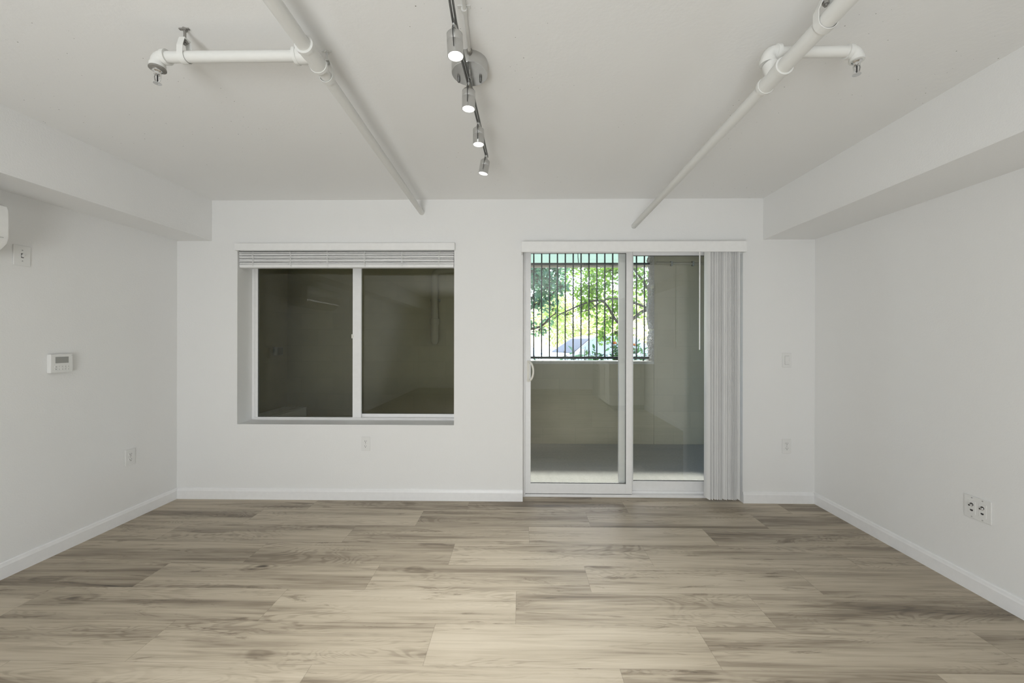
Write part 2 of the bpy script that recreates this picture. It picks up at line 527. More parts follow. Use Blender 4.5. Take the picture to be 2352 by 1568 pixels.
GX0, GX1 = onY(594, 790, YF + .02).x, onY(811, 790, YF + .02).x
GZ0 = onY(700, 957, YF + .02).z
PX0, PX1 = onY(830, 790, YF + .035).x, WX1 - .03
PZ0 = onY(930, 950, YF + .035).z
GZ1 = WZ1 - .06
XM = onY(829, 790, YF + .005).x
# left sash is the moving one, in front
sash = sub(ring(MB(), WX0 + .021, XM, WZ0 + .021, WZ1 - .021, YF + .008, YF + .03, GX0 - WX0 - .021, XM - GX1, GZ0 - WZ0 - .021, .035).build('sash', M['vinyl']), win)
def child(o, par):
    o.parent = par; o.matrix_parent_inverse = (par.matrix_parent_inverse @ Matrix.Identity(4)).copy() if False else Matrix.Identity(4)
    return o
child(MB().box(GX0 - .004, GX1 + .004, YF + .017, YF + .022, GZ0 - .004, GZ1 + .004).build('pane', M['screened']), sash)
g = MB(); 
for a, c, e, f_ in ((GX0, GX0 + .004, GZ0, GZ1), (GX0, GX1, GZ0, GZ0 + .003)):
    g.box(a, c, YF + .0145, YF + .017, e, f_)
child(g.build('gasket', M['dark']), sash)
lz = onY(811, 772, YF).z
lt = MB(); lt.lathe([(.008, 0), (.008, .006), (.004, .009)], (GX1 + .002, YF + .008, lz), (0, -1, 0), 20); lt.box(GX1 - .006, GX1 + .003, YF - .002, YF + .006, lz - .018, lz + .018, .003)
child(tag(lt.build('latch', M['ivory'], smooth=True), 'ivory sash latch'), sash)
sash2 = sub(ring(MB(), XM - .02, WX1 - .012, WZ0 + .021, WZ1 - .021, YF + .032, YF + .054, PX0 - XM + .02, .02, PZ0 - WZ0 - .021, .035).build('sash', M['vinyl']), win)
child(MB().box(PX0 - .004, WX1 - .028, YF + .041, YF + .046, PZ0 - .004, GZ1 + .004).build('pane', M['screened']), sash2)
g = MB(); g.box(PX0, PX0 + .004, YF + .0385, YF + .041, PZ0, GZ1); g.box(PX0, WX1 - .032, YF + .0385, YF + .041, PZ0, PZ0 + .003)
child(g.build('gasket', M['dark']), sash2)

# ------------------------------------------------------------------ window blind, drawn up
VY = D - .035
bx0, bx1 = onY(538, 566, VY).x, onY(1044, 566, VY).x
bz0, bz1 = onY(800, 574, VY).z, onY(800, 557.5, VY).z
bl = thing('window_blind', ((bx0 + bx1) / 2, D, bz1), 'white horizontal slat blind drawn up at the top of the window', 'blind')
vm = MB(); vm.box(bx0, bx1, VY, VY + .012, bz0, bz1, .003); vm.box(bx0, bx0 + .012, VY + .01, D, bz0, bz1, .002); vm.box(bx1 - .012, bx1, VY + .01, D, bz0, bz1, .002); vm.box(bx0, bx1, VY + .01, D, bz1 - .006, bz1, .002)
sub(vm.build('valance', M['blind']), bl)
sy0, sy1 = D + .012, D + .064
sx0, sx1 = WX0 + .006, WX1 - .006
sub(MB().box(sx0, sx1, sy0 + .006, sy1, WZ1 - .05, WZ1 - .001, .002).build('headrail', M['blind']), bl)
zb = onY(800, 614, sy0).z; zt = onY(800, 579, sy0).z
rnd = random.Random(3)
ns = 11
sub(MB().box(sx0, sx1, sy0, sy1, zb, zb + .021, .004).build('bottom_rail', M['blind']), bl)
for i in range(ns):
    z = zb + .023 + (zt - zb - .023) * i / (ns - 1)
    m = MB(); n = 6
    sag = [rnd.uniform(-.002, .002) for _ in range(8)]
    tilt = rnd.uniform(-.1, .1); dy = rnd.uniform(-.004, .004)
    top, bot = [], []
    for a in range(8):
        x = sx0 + (sx1 - sx0) * a / 7
        rowt = []
        for c in range(n):
            t = c / (n - 1) - .5
            zz = z + sag[a] * .5 + (.25 - t * t) * .006 + t * .05 * tilt
            rowt.append((x, (sy0 + sy1) / 2 + t * .05 + dy, zz))
        top.append(rowt)
    V = [[m.bm.verts.new(p) for p in r_] for r_ in top]
    V2 = [[m.bm.verts.new((p[0], p[1], p[2] - .0062)) for p in r_] for r_ in top]
    for a in range(7):
        for c in range(n - 1):
            m.bm.faces.new((V[a][c], V[a + 1][c], V[a + 1][c + 1], V[a][c + 1]))
            m.bm.faces.new((V2[a][c], V2[a][c + 1], V2[a + 1][c + 1], V2[a + 1][c]))
        m.bm.faces.new((V[a][0], V2[a][0], V2[a + 1][0], V[a + 1][0])); m.bm.faces.new((V[a][-1], V[a + 1][-1], V2[a + 1][-1], V2[a][-1]))
    for a in (0, 7):
        for c in range(n - 1): m.bm.faces.new((V[a][c], V[a][c + 1], V2[a][c + 1], V2[a][c]))
    sub(m.build('slat', M['blind'], smooth=True), bl)
for px in (581, 667, 752, 837, 923, 1008):
    x = onY(px, 600, sy0).x
    m = MB(); zz = zt + .006; pts = []
    while zz > zb + .004:
        pts.append((x + rnd.uniform(-.004, .004), sy0 - .004 - rnd.random() * .004, zz)); zz -= .011
    m.tube(pts, .0016, 8)
    m.tube([(p[0] + .007, p[1], p[2] - .004) for p in pts], .0016, 8)
    sub(m.build('ladder_cord', M['blind'], smooth=True), bl)

# ------------------------------------------------------------------ door_1 (patio slider)
YD = D + .085
dr = thing('door_1', ((DX0 + DX1) / 2, YD, 0), 'white vinyl sliding glass patio door', 'door', kind='structure')
fz1 = DZ1
fm = MB()
fm.box(DX0, DX0 + .022, YD - .01, YD + .09, 0, fz1, .003); fm.box(DX1 - .03, DX1, YD - .01, YD + .09, 0, fz1, .003)
fm.box(DX0 + .02, DX1 - .028, YD - .01, YD + .09, fz1 - .03, fz1, .003)
fm.box(DX0 + .02, DX1 - .028, YD - .005, YD + .09, 0, .022, .003)
fm.box(DX0 + .02, DX1 - .028, YD + .036, YD + .042, .02, .04, .001)
sub(fm.build('frame', M['vinyl']), dr)
A0, A1 = DX0 + .021, onY(1452, 850, YD + .005).x
gx0, gx1 = onY(1219, 850, YD + .017).x, onY(1437, 850, YD + .017).x
gz0, gz1 = onY(1300, 1109, YD + .017).z, onY(1300, 582, YD + .017).z
pa = sub(ring(MB(), A0, A1, .027, fz1 - .025, YD, YD + .034, gx0 - A0, A1 - gx1, gz0 - .027, fz1 - .025 - gz1).build('sliding_panel', M['vinyl']), dr)
child(MB().box(gx0 - .004, gx1 + .004, YD + .015, YD + .021, gz0 - .004, gz1 + .004).build('pane', M['glass']), pa)
gm = MB(); gm.box(gx1 - .0035, gx1, YD + .012, YD + .015, gz0, gz1); gm.box(gx0, gx1, YD + .012, YD + .015, gz0, gz0 + .0035); gm.box(gx0, gx1, YD + .012, YD + .015, gz1 - .0035, gz1)
child(gm.build('gasket', M['dark']), pa)
# D handle on the left stile
hx = onY(1214, 852, YD).x; hz0, hz1 = onY(1214, 873, YD).z, onY(1214, 831, YD).z
hm = MB(); hm.box(hx - .014, hx + .008, YD - .008, YD + .001, hz0 - .012, hz1 + .012, .003)
pts = []
for i in range(13):
    t = math.pi * i / 12
    pts.append((hx + .004 + .034 * math.sin(t), YD - .012 - .022 * math.sin(t), (hz0 + hz1) / 2 + (hz1 - hz0) / 2 * math.cos(t)))
hm.tube(pts, .0085, 12)
child(hm.build('handle', M['ivory'], smooth=True), pa)
B0, B1 = onY(1421.5, 850, YD + .045).x, DX1 - .029
kx0, kx1 = onY(1451, 850, YD + .055).x, onY(1606, 850, YD + .055).x
kz0, kz1 = onY(1520, 1104, YD + .055).z, onY(1520, 587, YD + .055).z
pb = sub(ring(MB(), B0, B1, .024, fz1 - .025, YD + .044, YD + .078, kx0 - B0 + .01, B1 - kx1 - .25, kz0 - .024, fz1 - .025 - kz1).build('fixed_panel', M['vinyl']), dr)
child(MB().box(kx0 - .004, B1 - .03, YD + .058, YD + .064, kz0 - .004, kz1 + .004).build('pane', M['glass']), pb)
gm = MB(); gm.box(kx0, kx1 + .25, YD + .055, YD + .058, kz0, kz0 + .004); gm.box(kx0, kx1 + .25, YD + .055, YD + .058, kz1 - .0035, kz1)
child(gm.build('gasket', M['dark']), pb)

# ------------------------------------------------------------------ vertical blind
VY = D - .11
vx0, vx1 = onY(1197, 566, VY).x, onY(1716, 566, VY).x
vz0, vz1 = onY(1450, 578, VY).z, onY(1450, 553.5, VY).z
vb = thing('vertical_blind', ((vx0 + vx1) / 2, D, vz1), 'white vertical blind stacked open at the right of the patio door', 'blind')
m = MB(); m.box(vx0, vx1, VY, VY + .012, vz0, vz1, .003); m.box(vx0, vx0 + .012, VY + .01, D, vz0, vz1, .002); m.box(vx1 - .012, vx1, VY + .01, D, vz0, vz1, .002); m.box(vx0, vx1, VY + .01, D, vz1 - .005, vz1, .002)
sub(m.build('valance', M['blind']), vb)
sub(MB().box(vx0 + .02, vx1 - .02, D - .075, D - .035, vz0 + .02, vz0 + .05, .003).build('headrail', M['vinyl']), vb)
ns = 21
VC = D - .052
xa, xb = onY(1624, 850, VC).x, onY(1690, 850, VC).x
zbot = onY(1650, 1147, VC - .03).z
for i in range(ns):
    x = xa + (xb - xa) * i / (ns - 1) + rnd.uniform(-.002, .002)
    ang = R(90 + rnd.uniform(-11, 11) - 1)
    ux, uy = math.cos(ang), math.sin(ang)
    m = MB(); poly = []
    hw = .0445
    n = 7
    up, lo = [], []
    for c in range(n):
        t = c / (n - 1) * 2 - 1
        bow = (1 - t * t) * .008
        up.append((x + ux * hw * t - uy * bow, VC + uy * hw * t + ux * bow))
        lo.append((x + ux * hw * t - uy * (bow - .0012), VC + uy * hw * t + ux * (bow - .0012)))
    m.prism(up + lo[::-1], 'z', zbot + rnd.uniform(0, .004), vz0 + .022)
    sub(m.build('vane', M['vane'], smooth=True), vb)
wx = onY(1605, 700, D - .07).x
m = MB(); m.tube([(wx, D - .085, vz0 + .02), (wx, D - .085, onY(1600, 803, D - .07).z)], .0045, 10)
sub(m.build('wand', M['vinyl'], smooth=True), vb)

# ------------------------------------------------------------------ wall plates (local: x right along the wall, -y into the room, z up)
def plate_mb(wd, ht, t=.006): return MB().box(-wd / 2, wd / 2, -t, 0, -ht / 2, ht / 2, .0025, 2)
def screw(root, x, z):
    m = MB(); m.cyl((x, -.0055, z), (x, -.0072, z), .0032, 12); m.box(x - .0026, x + .0026, -.0076, -.0071, z - .0005, z + .0005)
    m.build('screw', M['greyline'], root)
def outlet(loc, rz, label):
    t = thing('power_outlet', loc, label, 'outlet', rz, 'duplex wall outlets')
    plate_mb(.070, .1145).build('faceplate', M['plate'], t)
    for s in (1, -1):
        m = MB(); z = s * .0195
        poly = [(.0165 * math.cos(a), z + .0165 * math.sin(a)) for a in [2 * math.pi * i / 28 for i in range(28)]]
        poly = [(x, min(max(q, z - .0125), z + .0125)) for x, q in poly]
        m.prism(poly, 'y', -.008, -.005)
        o = m.build('receptacle', M['plate'], t)
        m = MB(); m.box(-.0075, -.0052, -.0085, -.0079, z - .001, z + .0075); m.box(.0052, .0072, -.0085, -.0079, z, z + .0070)
        m.cyl((0, -.0079, z - .0065), (0, -.0085, z - .0065), .0027, 12)
        m.build('slot', M['slot'], o)
    screw(t, 0, 0)
    return t
o1 = onX(298, 1049, XL); outlet(o1, R(90), 'white duplex outlet low on the left wall near the corner')
o2 = onY(840.5, 1018.5, D); outlet(o2, 0, 'white duplex outlet on the back wall under the window')
o3 = onY(1806, 1024, D); outlet(o3, 0, 'white duplex outlet right of the vertical blind, below the rocker switch')

p = onX(49, 587, XL)
sw = thing('light_switch', p, 'white toggle light switch high on the left wall by the air conditioner', 'switch', R(90))
plate_mb(.0745, .1145).build('faceplate', M['plate'], sw)
MB().box(-.0055, .0055, -.0066, -.0058, -.0125, .0125).build('toggle_slot', M['slot'], sw)
m = MB(); m.prism([(-.006, -.009), (-.006, .004), (-.017, .0105), (-.0185, .0055)], 'x', -.0042, .0042); m.build('toggle', M['plate'], sw)
screw(sw, 0, .03); screw(sw, 0, -.03)

p = onY(1806.5, 827, D)
sw = thing('rocker_switch', p, 'white rocker switch right of the vertical blind, above the outlet', 'switch')
plate_mb(.070, .1145).build('faceplate', M['plate'], sw)
MB().box(-.0175, .0175, -.0066, -.0058, -.0345, .0345).build('rocker_frame', M['greyline'], sw)
m = MB(); m.prism([(-.006, -.0325), (-.0105, -.0325), (-.0075, 0), (-.0085, .0325), (-.006, .0325)], 'x', -.016, .016); m.build('rocker', M['plate'], sw)

p = onX(2247, 1168.5, XR)
mp = thing('media_plate', p, 'white double wall plate with four cable jacks on the right wall', 'wall plate', R(-90))
plate_mb(.118, .1145).build('faceplate', M['plate'], mp)
for s in (-1, 1):
    x = s * .023
    m = MB(); m.box(x - .0165, x + .0165, -.0075, -.005, -.034, .034, .001); ins = m.build('insert', M['plate'], mp)
    m = MB(); m.cyl((x, -.007, .011), (x, -.010, .011), .0072, 6); m.tube([(x, -.009, .011), (x, -.02, .011)], .0046, 16)
    tag(m.build('coax_jack', M['chrome'], ins), 'threaded metal coax jack')
    m = MB(); m.cyl((x, -.0198, .011), (x, -.0206, .011), .0036, 12); m.cyl((x, -.0073, .0135), (x, -.0079, .0135), .0085, 16); m.build('jack_core', M['slot'], ins)
    m = MB(); m.box(x - .0062, x + .0062, -.0082, -.0072, -.0185, -.0115); m.box(x - .003, x + .003, -.0082, -.0072, -.0205, -.018); m.build('phone_jack', M['slot'], ins)
    screw(mp, x, .0485); screw(mp, x, -.0485)

# thermostat / control panel
ya, yb = onX(106, 833, XL).y, onX(168, 833, XL + .026).y
pz = onX(136, 834, XL).z
th = thing('wall_thermostat', (XL, (ya + yb) / 2, pz), 'white control panel with grey display and ten small buttons on the left wall', 'thermostat', R(90))
hw = (yb - ya) / 2
m = MB(); m.box(-hw, hw, -.026, -.004, -.056, .056, .004, 3); m.box(-hw + .004, hw - .004, -.006, 0, -.052, .052); m.build('body', M['plate'], th)
MB().box(-hw + .024, hw - .024, -.0268, -.0255, .002, .04, .0004).build('screen', M['lcd'], th)
for r_ in range(2):
    for c in range(5):
        x = -hw + .026 + c * .0155; z = -.019 - r_ * .0155
        o = MB().box(x - .0058, x + .0058, -.0278, -.0255, z - .0058, z + .0058, .001).build('button', M['plate'], th)
        MB().box(x - .002, x + .002, -.0282, -.0277, z - .0016, z + .0016).build('button_mark', M['slot'] if c == 0 else M['greyline'], o)
MB().cyl((hw - .007, -.0255, .047), (hw - .007, -.0268, .047), .0016, 10).build('indicator', M['greyline'], th)

# air conditioner on the left wall
yc1 = onX(25, 510, XL + .20).y
ac = thing('air_conditioner', (XL, yc1 - .42, 1.70), 'glossy white wall air conditioner cut off by the left edge of the photo', 'air conditioner', R(90))
m = MB()
prof = [(0, .01), (0, .272), (-.17, .272), (-.195, .258), (-.203, .23), (-.203, .10), (-.195, .075), (-.135, .015), (-.10, .005)]
m.prism(prof, 'x', -.42, .42)
bmesh.ops.bevel(m.bm, geom=[e for e in m.bm.edges if abs(e.verts[0].co.x - e.verts[1].co.x) < 1e-6 and e.verts[0].co.y < -.01 and e.verts[1].co.y < -.01], offset=.012, segments=3, affect='EDGES')
m.build('body', M['ac'], ac, True)
m = MB(); m.prism([(-.196, .077), (-.201, .072), (-.143, .014), (-.138, .020)], 'x', -.37, .37); m.build('louver', M['ac'], ac)
MB().box(-.39, .39, -.2045, -.2025, .098, .1005).build('seam', M['greyline'], ac)
m = MB()
for i in range(12): m.box(-.40, .40, -.15 + i * .011, -.145 + i * .011, .2715, .2735)
m.build('intake_grille', M['greyline'], ac)

# ------------------------------------------------------------------ sprinkler pipes
def sprinkler(root, x, y, z):                # pendent head below an elbow; z = bottom of elbow
    h = MB(); h.lathe([(.0, 0), (.016, 0), (.016, -.006), (.011, -.009), (.0105, -.017), (.006, -.02), (.0, -.02)], (x, y, z), seg=20, cap=False)
    for s in (-1, 1):
        h.tube([(x + s * .0095, y, z - .012), (x + s * .012, y, z - .024), (x + s * .009, y, z - .038), (x + s * .002, y, z - .047)], .0022, 8)
    hd = h.build('sprinkler_head', M['chrome'], None, True); sub(hd, root)
    d = MB(); d.lathe([(0, -.047), (.0125, -.048), (.0125, -.0495), (0, -.0505)], (x, y, z), seg=20, cap=False); child(d.build('deflector', M['chrome']), hd)
    d = MB(); d.tube([(x, y, z - .02), (x, y, z - .043)], .0022, 8); child(d.build('glass_bulb', M['slot']), hd)
def elbow_pts(a, corner, b, n=8, r=.035):
    a, c, b = Vector(a), Vector(corner), Vector(b)
    p0 = c + (a - c).normalized() * r; p1 = c + (b - c).normalized() * r
    return [p0.lerp(c, t).lerp(c.lerp(p1, t), t) for t in [i / n for i in range(n + 1)]]
def collar(m, p, d, r, w=.012):
    p, d = Vector(p), Vector(d).normalized()
    m.cyl(p - d * w / 2, p + d * w / 2, r, 28)

# left run
ZP = 2.318
pe = onZ(968, 487, ZP); pt = onZ(716, 128, ZP); ps = onZ(602, -30, ZP)
pe = Vector((pe.x, D, ZP)); dirp = (pe - pt).normalized()
sp = thing('sprinkler_pipe', (pt.x, pt.y, ZP), 'white sprinkler pipe on the left half of the ceiling with a branch to the left', 'pipe', group='ceiling sprinkler pipes')
back = ps - dirp * 1.2
sub(MB().tube([back, pt], .0245, 28).build('pipe', M['pipe'], None, True), sp)
sub(MB().tube([pt, pe + dirp * .03], .0215, 28).build('pipe', M['pipe'], None, True), sp)
m = MB(); m.tube([pt - dirp * .05, pt + dirp * .05], .030, 28); collar(m, pt - dirp * .05, dirp, .0325); collar(m, pt + dirp * .05, dirp, .0325)
m.tube([pt, pt + Vector((-.055, 0, 0))], .027, 28); collar(m, pt + Vector((-.055, 0, 0)), (1, 0, 0), .029)
sub(m.build('tee_fitting', M['pipe'], None, True), sp)
ex = onZ(360, 130, ZP).x
ey = pt.y
sub(MB().tube([(pt.x - .04, ey, ZP), (ex + .03, ey, ZP)], .0185, 28).build('branch_pipe', M['pipe'], None, True), sp)
m = MB(); ep = elbow_pts((pt.x, ey, ZP), (ex, ey, ZP), (ex, ey, ZP - 1), 8, .032)
m.tube(ep, .0225, 24); collar(m, ep[0], (1, 0, 0), .0255, .014); collar(m, ep[-1], (0, 0, 1), .0245, .012)
sub(m.build('elbow_fitting', M['pipe'], None, True), sp)
m = MB(); m.lathe([(.0245, 0), (.026, -.003), (.026, -.007), (.017, -.010)], (ex, ey, ZP - .038), seg=24); sub(m.build('seal_ring', M['galv']), sp)
sprinkler(sp, ex, ey, ZP - .047)

# right run
ZQ = 2.203
qe = onZ(1456, 519, ZQ); qt = onZ(1800, 153, ZQ); qs = onZ(1965, -20, ZQ)
qe = Vector((qe.x, D, ZQ)); dq = (qe - qt).normalized()
sq = thing('sprinkler_pipe', (qt.x, qt.y, ZQ), 'white sprinkler pipe on the right half of the ceiling with a branch to the right', 'pipe', group='ceiling sprinkler pipes')
sub(MB().tube([qs - dq * 1.2, qt], .0245, 28).build('pipe', M['pipe'], None, True), sq)
sub(MB().tube([qt, qe + dq * .03], .0205, 28).build('pipe', M['pipe'], None, True), sq)
m = MB(); m.tube([qt - dq * .005, qt + dq * .10], .027, 28); collar(m, qt, dq, .030); collar(m, qt + dq * .10, dq, .0295)
qb = qt + dq * .05
zu = 2.282
m.tube([qb, qb + Vector((-.006, .012, .05))], .025, 24)
sub(m.build('tee_fitting', M['pipe'], None, True), sq)
qy = qb.y + .02
rx = onY(1968, 118, qy).x
zu = onY(1900, 119, qy).z
m = MB(); ep = elbow_pts((qb.x - .006, qy, ZQ), (qb.x - .012, qy, zu), (rx, qy, zu), 8, .035)
m.tube(ep, .0225, 24); collar(m, ep[-1], (1, 0, 0), .0255, .014); collar(m, ep[0], (0, 0, 1), .0255, .014)
sub(m.build('elbow_fitting', M['pipe'], None, True), sq)
sub(MB().tube([(qb.x + .01, qy, zu), (rx - .02, qy, zu)], .0175, 28).build('branch_pipe', M['pipe'], None, True), sq)
m = MB(); ep = elbow_pts((qb.x, qy, zu), (rx, qy, zu), (rx, qy, zu - 1), 8, .028)
m.tube(ep, .0205, 24); collar(m, ep[0], (1, 0, 0), .0235, .014); collar(m, ep[-1], (0, 0, 1), .0225, .012)
sub(m.build('elbow_fitting', M['pipe'], None, True), sq)
sprinkler(sq, rx, qy, zu - .032)

# hangers
def hanger(p, d, r, label, metal='galv'):
    p, d = Vector(p), Vector(d).normalized()
    side = d.cross(Vector((0, 0, 1))).normalized()
    t = thing('pipe_hanger', (p.x, p.y, ZC), label, 'pipe hanger', group='pipe hangers')
    m = MB(); n = 28; w_ = .011
    loop = []
    for i in range(n + 1):
        a = math.pi * (1 + i / n)
        loop.append(side * math.cos(a) * r + Vector((0, 0, math.sin(a) * r)))
    top = min(.062, ZC - p.z - .02)
    loop = [side * (-.012) + Vector((0, 0, top))] + [side * (-r) + Vector((0, 0, top * .45))] + loop + [side * r + Vector((0, 0, top * .45))] + [side * .012 + Vector((0, 0, top))]
    rings = []
    for q in loop:
        k = 1 + .0022 / max(q.length, .01)
        rings.append([m.bm.verts.new(p + q * s + d * e) for s, e in ((1, -w_), (1, w_), (k, w_), (k, -w_))])
    for i in range(len(rings) - 1):
        for j in range(4): m.bm.faces.new((rings[i][j], rings[i][(j + 1) % 4], rings[i + 1][(j + 1) % 4], rings[i + 1][j]))
    m.bm.faces.new([rings[0][j] for j in (3, 2, 1, 0)]); m.bm.faces.new(rings[-1])
    m.box(p.x - .012, p.x + .012, p.y - .012, p.y + .012, p.z + top - .003, p.z + top + .001)
    sub(m.build('loop_strap', M['pipe'], None), t)
    m = MB(); m.tube([p + Vector((0, 0, top - .018)), (p.x, p.y, ZC)], .0045, 10); m.cyl(p + Vector((0, 0, top - .012)), p + Vector((0, 0, top - .004)), .009, 6)
    sub(m.build('threaded_rod', M[metal], None, True), t)
    m = MB(); m.box(p.x - .020, p.x + .016, p.y - .004, p.y + .004, ZC - .004, ZC); m.cyl((p.x, p.y, ZC - .008), (p.x, p.y, ZC), .009, 6)
    sub(m.build('ceiling_anchor', M[metal], None), t)
hx = onZ(421, 128, ZP).x
hanger((hx, ey, ZP), (1, 0, 0), .0205, 'bare metal rod hanger on the left branch pipe near its end')
hp = pt + dirp * ((onZ(752, 178, ZP) - pt).length)
hanger(hp, dirp, .0235, 'white strap hanger around the left pipe just past its tee', 'pipe')
hp = qt - dq * ((onZ(1902, 50, ZQ) - qt).length)
hanger(hp, dq, .0265, 'strap hanger around the right pipe at the top edge of the photo')

# ------------------------------------------------------------------ track light and its conduit
ZT = 2.335
cz = ZC - .048
cc = onZ(1079, 171, cz)
tl = thing('track_light', (cc.x, cc.y, ZC), 'brushed steel ceiling light with small spot heads on a bar, lamps lit', 'ceiling light')
m = MB(); m.lathe([(.0735, ZC), (.0735, cz + .003), (.0715, cz), (0, cz)], (cc.x, cc.y, 0), seg=56, cap=False)
can = sub(m.build('canopy', M['steel'], None, True), tl)
for s in (-1, 1):
    q = onZ(1079 + s * 25, 180, cz)
    m = MB(); m.lathe([(.0058, 0), (.0058, -.013), (.0045, -.016), (0, -.017)], (q.x, q.y, cz), seg=16, cap=False); child(m.build('cap_nut', M['darksteel'], None, True), can)
bar = [onZ(1027, -60, ZT), onZ(1036, 8, ZT), onZ(1044, 58, ZT), onZ(1062, 135, ZT), onZ(1077, 192, ZT), onZ(1099, 282, ZT), onZ(1118, 362, ZT)]
for k_ in range(2):
    off = Vector((.006 if k_ else -.003, 0, .006 if k_ else 0))
    m = MB()
    for i in range(len(bar) - 1):
        a, b_ = bar[i] + off, bar[i + 1] + off
        dd = (b_ - a).normalized(); sd = dd.cross(Vector((0, 0, 1))) * .0030
        up = Vector((0, 0, .006))
        vs = [m.bm.verts.new(q) for q in (a - sd - up, a + sd - up, a + sd + up, a - sd + up, b_ - sd - up, b_ + sd - up, b_ + sd + up, b_ - sd + up)]
        for f_ in ((0, 1, 2, 3), (7, 6, 5, 4), (0, 4, 5, 1), (1, 5, 6, 2), (2, 6, 7, 3), (3, 7, 4, 0)): m.bm.faces.new([vs[j] for j in f_])
    sub(m.build('track_bar', M['darksteel']), tl)
for s in (-1, 1):
    m = MB(); m.tube([(cc.x + .004, cc.y + s * .03, cz + .001), (cc.x + .004, cc.y + s * .03, ZT)], .004, 10)
    sub(m.build('bar_post', M['steel'], None, True), tl)
heads = [((1043, 55), (1047, 140), 0), ((1077, 190), (1076, 254), 0), ((1099, 281), (1099, 340), 0), ((1117, 356), (1110, 398), 0)]
for (hp_, lp_, _) in heads:
    a = onZ(hp_[0], hp_[1], ZT)
    zl = ZT - .105
    tgt = onY(lp_[0], lp_[1], a.y + .004)
    tgt = a + (tgt - a).normalized() * .105
    ax = (tgt - a).normalized()
    m = MB()
    m.lathe([(0, .022), (.010, .022), (.012, .026), (.0225, .030), (.0265, .035), (.0265, .060), (.0262, .0605), (.0262, .062), (.0265, .0625), (.0265, .105), (.0245, .105), (.0245, .097), (0, .097)], a, ax, 40, cap=False)
    hd = sub(m.build('lamp_head', M['steel'], None, True), tl)
    m = MB(); m.lathe([(0, .0972), (.0243, .0972), (.0243, .1015), (0, .1025)], a, ax, 40, cap=False); child(m.build('lens', M['lens'], None, True), hd)
    m = MB(); m.tube([a + Vector((0, 0, .010)), a + ax * .010, a + ax * .030], [.005, .008, .014], 16); m.box(a.x - .0042, a.x + .0042, a.y - .012, a.y + .012, a.z - .012, a.z + .012, .002)
    child(m.build('stem', M['steel'], None, True), hd)
    m = MB(); m.tube([a + ax * .012 + Vector((-.002, -.009, 0)), a + ax * .03 + Vector((-.002, -.0275, 0)), a + ax * .09 + Vector((-.001, -.0275, 0))], .0013, 8); child(m.build('cable', M['dark'], None, True), hd)
    light('track_spot', 'SPOT', a + ax * .108, 38, WARM, target=tuple(a + ax * 2 + Vector((.12, -.62 - .75 * max(0, a.y - 1.6), 0))), spot_size=R(118), spot_blend=1.0, shadow_soft_size=.024)

c0 = onZ(1060, -40, ZC - .012); c1 = onZ(1079, 124, ZC - .012)
cn = thing('electrical_conduit', (c1.x, c1.y, ZC), 'thin white conduit on the ceiling running to the track light', 'conduit')
dcn = (c0 - c1).normalized()
sub(MB().tube([c1, c1 + dcn * 1.6], .006, 16).build('tube', M['pipe'], None, True), cn)
m = MB(); m.tube([c1 + dcn * .002, c1 + dcn * .020], .0105, 16); sub(m.build('connector', M['galv'], None, True), cn)
st = onZ(1066, 23, ZC - .012)
m = MB(); m.box(st.x - .022, st.x + .022, st.y - .006, st.y + .006, ZC - .003, ZC); m.tube([st - dcn * .006, st + dcn * .006], .0105, 16); sub(m.build('strap', M['pipe']), cn)

# ------------------------------------------------------------------ behind the camera (seen mirrored in the glass)
kx = 1.66
kc = thing('kitchen_counter', (2.0, -1.5, 0), 'white kitchen base cabinets mirrored in the patio door glass', 'cabinet')
sub(MB().box(kx + .02, XR - .02, -1.75, -.75, .09, .87).build('body', M['cab']), kc)
sub(MB().box(kx + .08, XR - .02, -1.75, -.75, 0, .09).build('toe_kick', M['dark']), kc)
sub(MB().box(kx - .02, XR - .015, -1.77, -.73, .87, .91, .004).build('countertop', M['counter']), kc)
for i in range(2):
    m = MB(); ring_y0 = -1.74 + i * .5
    m.box(kx, kx + .02, ring_y0, ring_y0 + .48, .10, .86, .003)
    o = sub(m.build('door', M['cab']), kc)
    m = MB()
    for a, c, e, f_ in ((0, .06, 0, .76), (.42, .48, 0, .76), (.06, .42, 0, .06), (.06, .42, .70, .76)): m.box(kx - .012, kx + .001, ring_y0 + a, ring_y0 + c, .10 + e, .10 + f_)
    child(m.build('door_rail', M['cab']), o)
fr = thing('refrigerator', (2.0, -2.2, 0), 'grey steel refrigerator mirrored in the patio door glass', 'refrigerator')
sub(MB().box(kx + .02, XR - .03, -2.55, -1.80, .02, .62, .01).build('freezer_door', M['fridge']), fr)
sub(MB().box(kx + .02, XR - .03, -2.55, -1.80, .63, 1.72, .01).build('body', M['fridge']), fr)
m = MB(); m.tube([(kx, -1.86, .75), (kx - .02, -1.86, .78), (kx - .02, -1.86, 1.4), (kx, -1.86, 1.43)], .01, 10); sub(m.build('handle', M['steel'], None, True), fr)
d2 = thing('door_2', (.95, YR, 0), 'white entry door in the wall behind the camera', 'door', kind='structure')
sub(MB().box(.5, 1.4, YR, YR + .03, .01, 2.03, .003).build('leaf', M['trim']), d2)
m = MB(); m.box(.43, .5, YR, YR + .045, 0, 2.1); m.box(1.4, 1.47, YR, YR + .045, 0, 2.1); m.box(.43, 1.47, YR, YR + .045, 2.03, 2.1); sub(m.build('casing', M['trim']), d2)
m = MB(); m.lathe([(.025, 0), (.025, .01), (.01, .015), (.01, .04), (.027, .05), (.027, .07), (0, .075)], (.57, YR + .03, .95), (0, 1, 0), 20); sub(m.build('knob', M['steel'], None, True), d2)

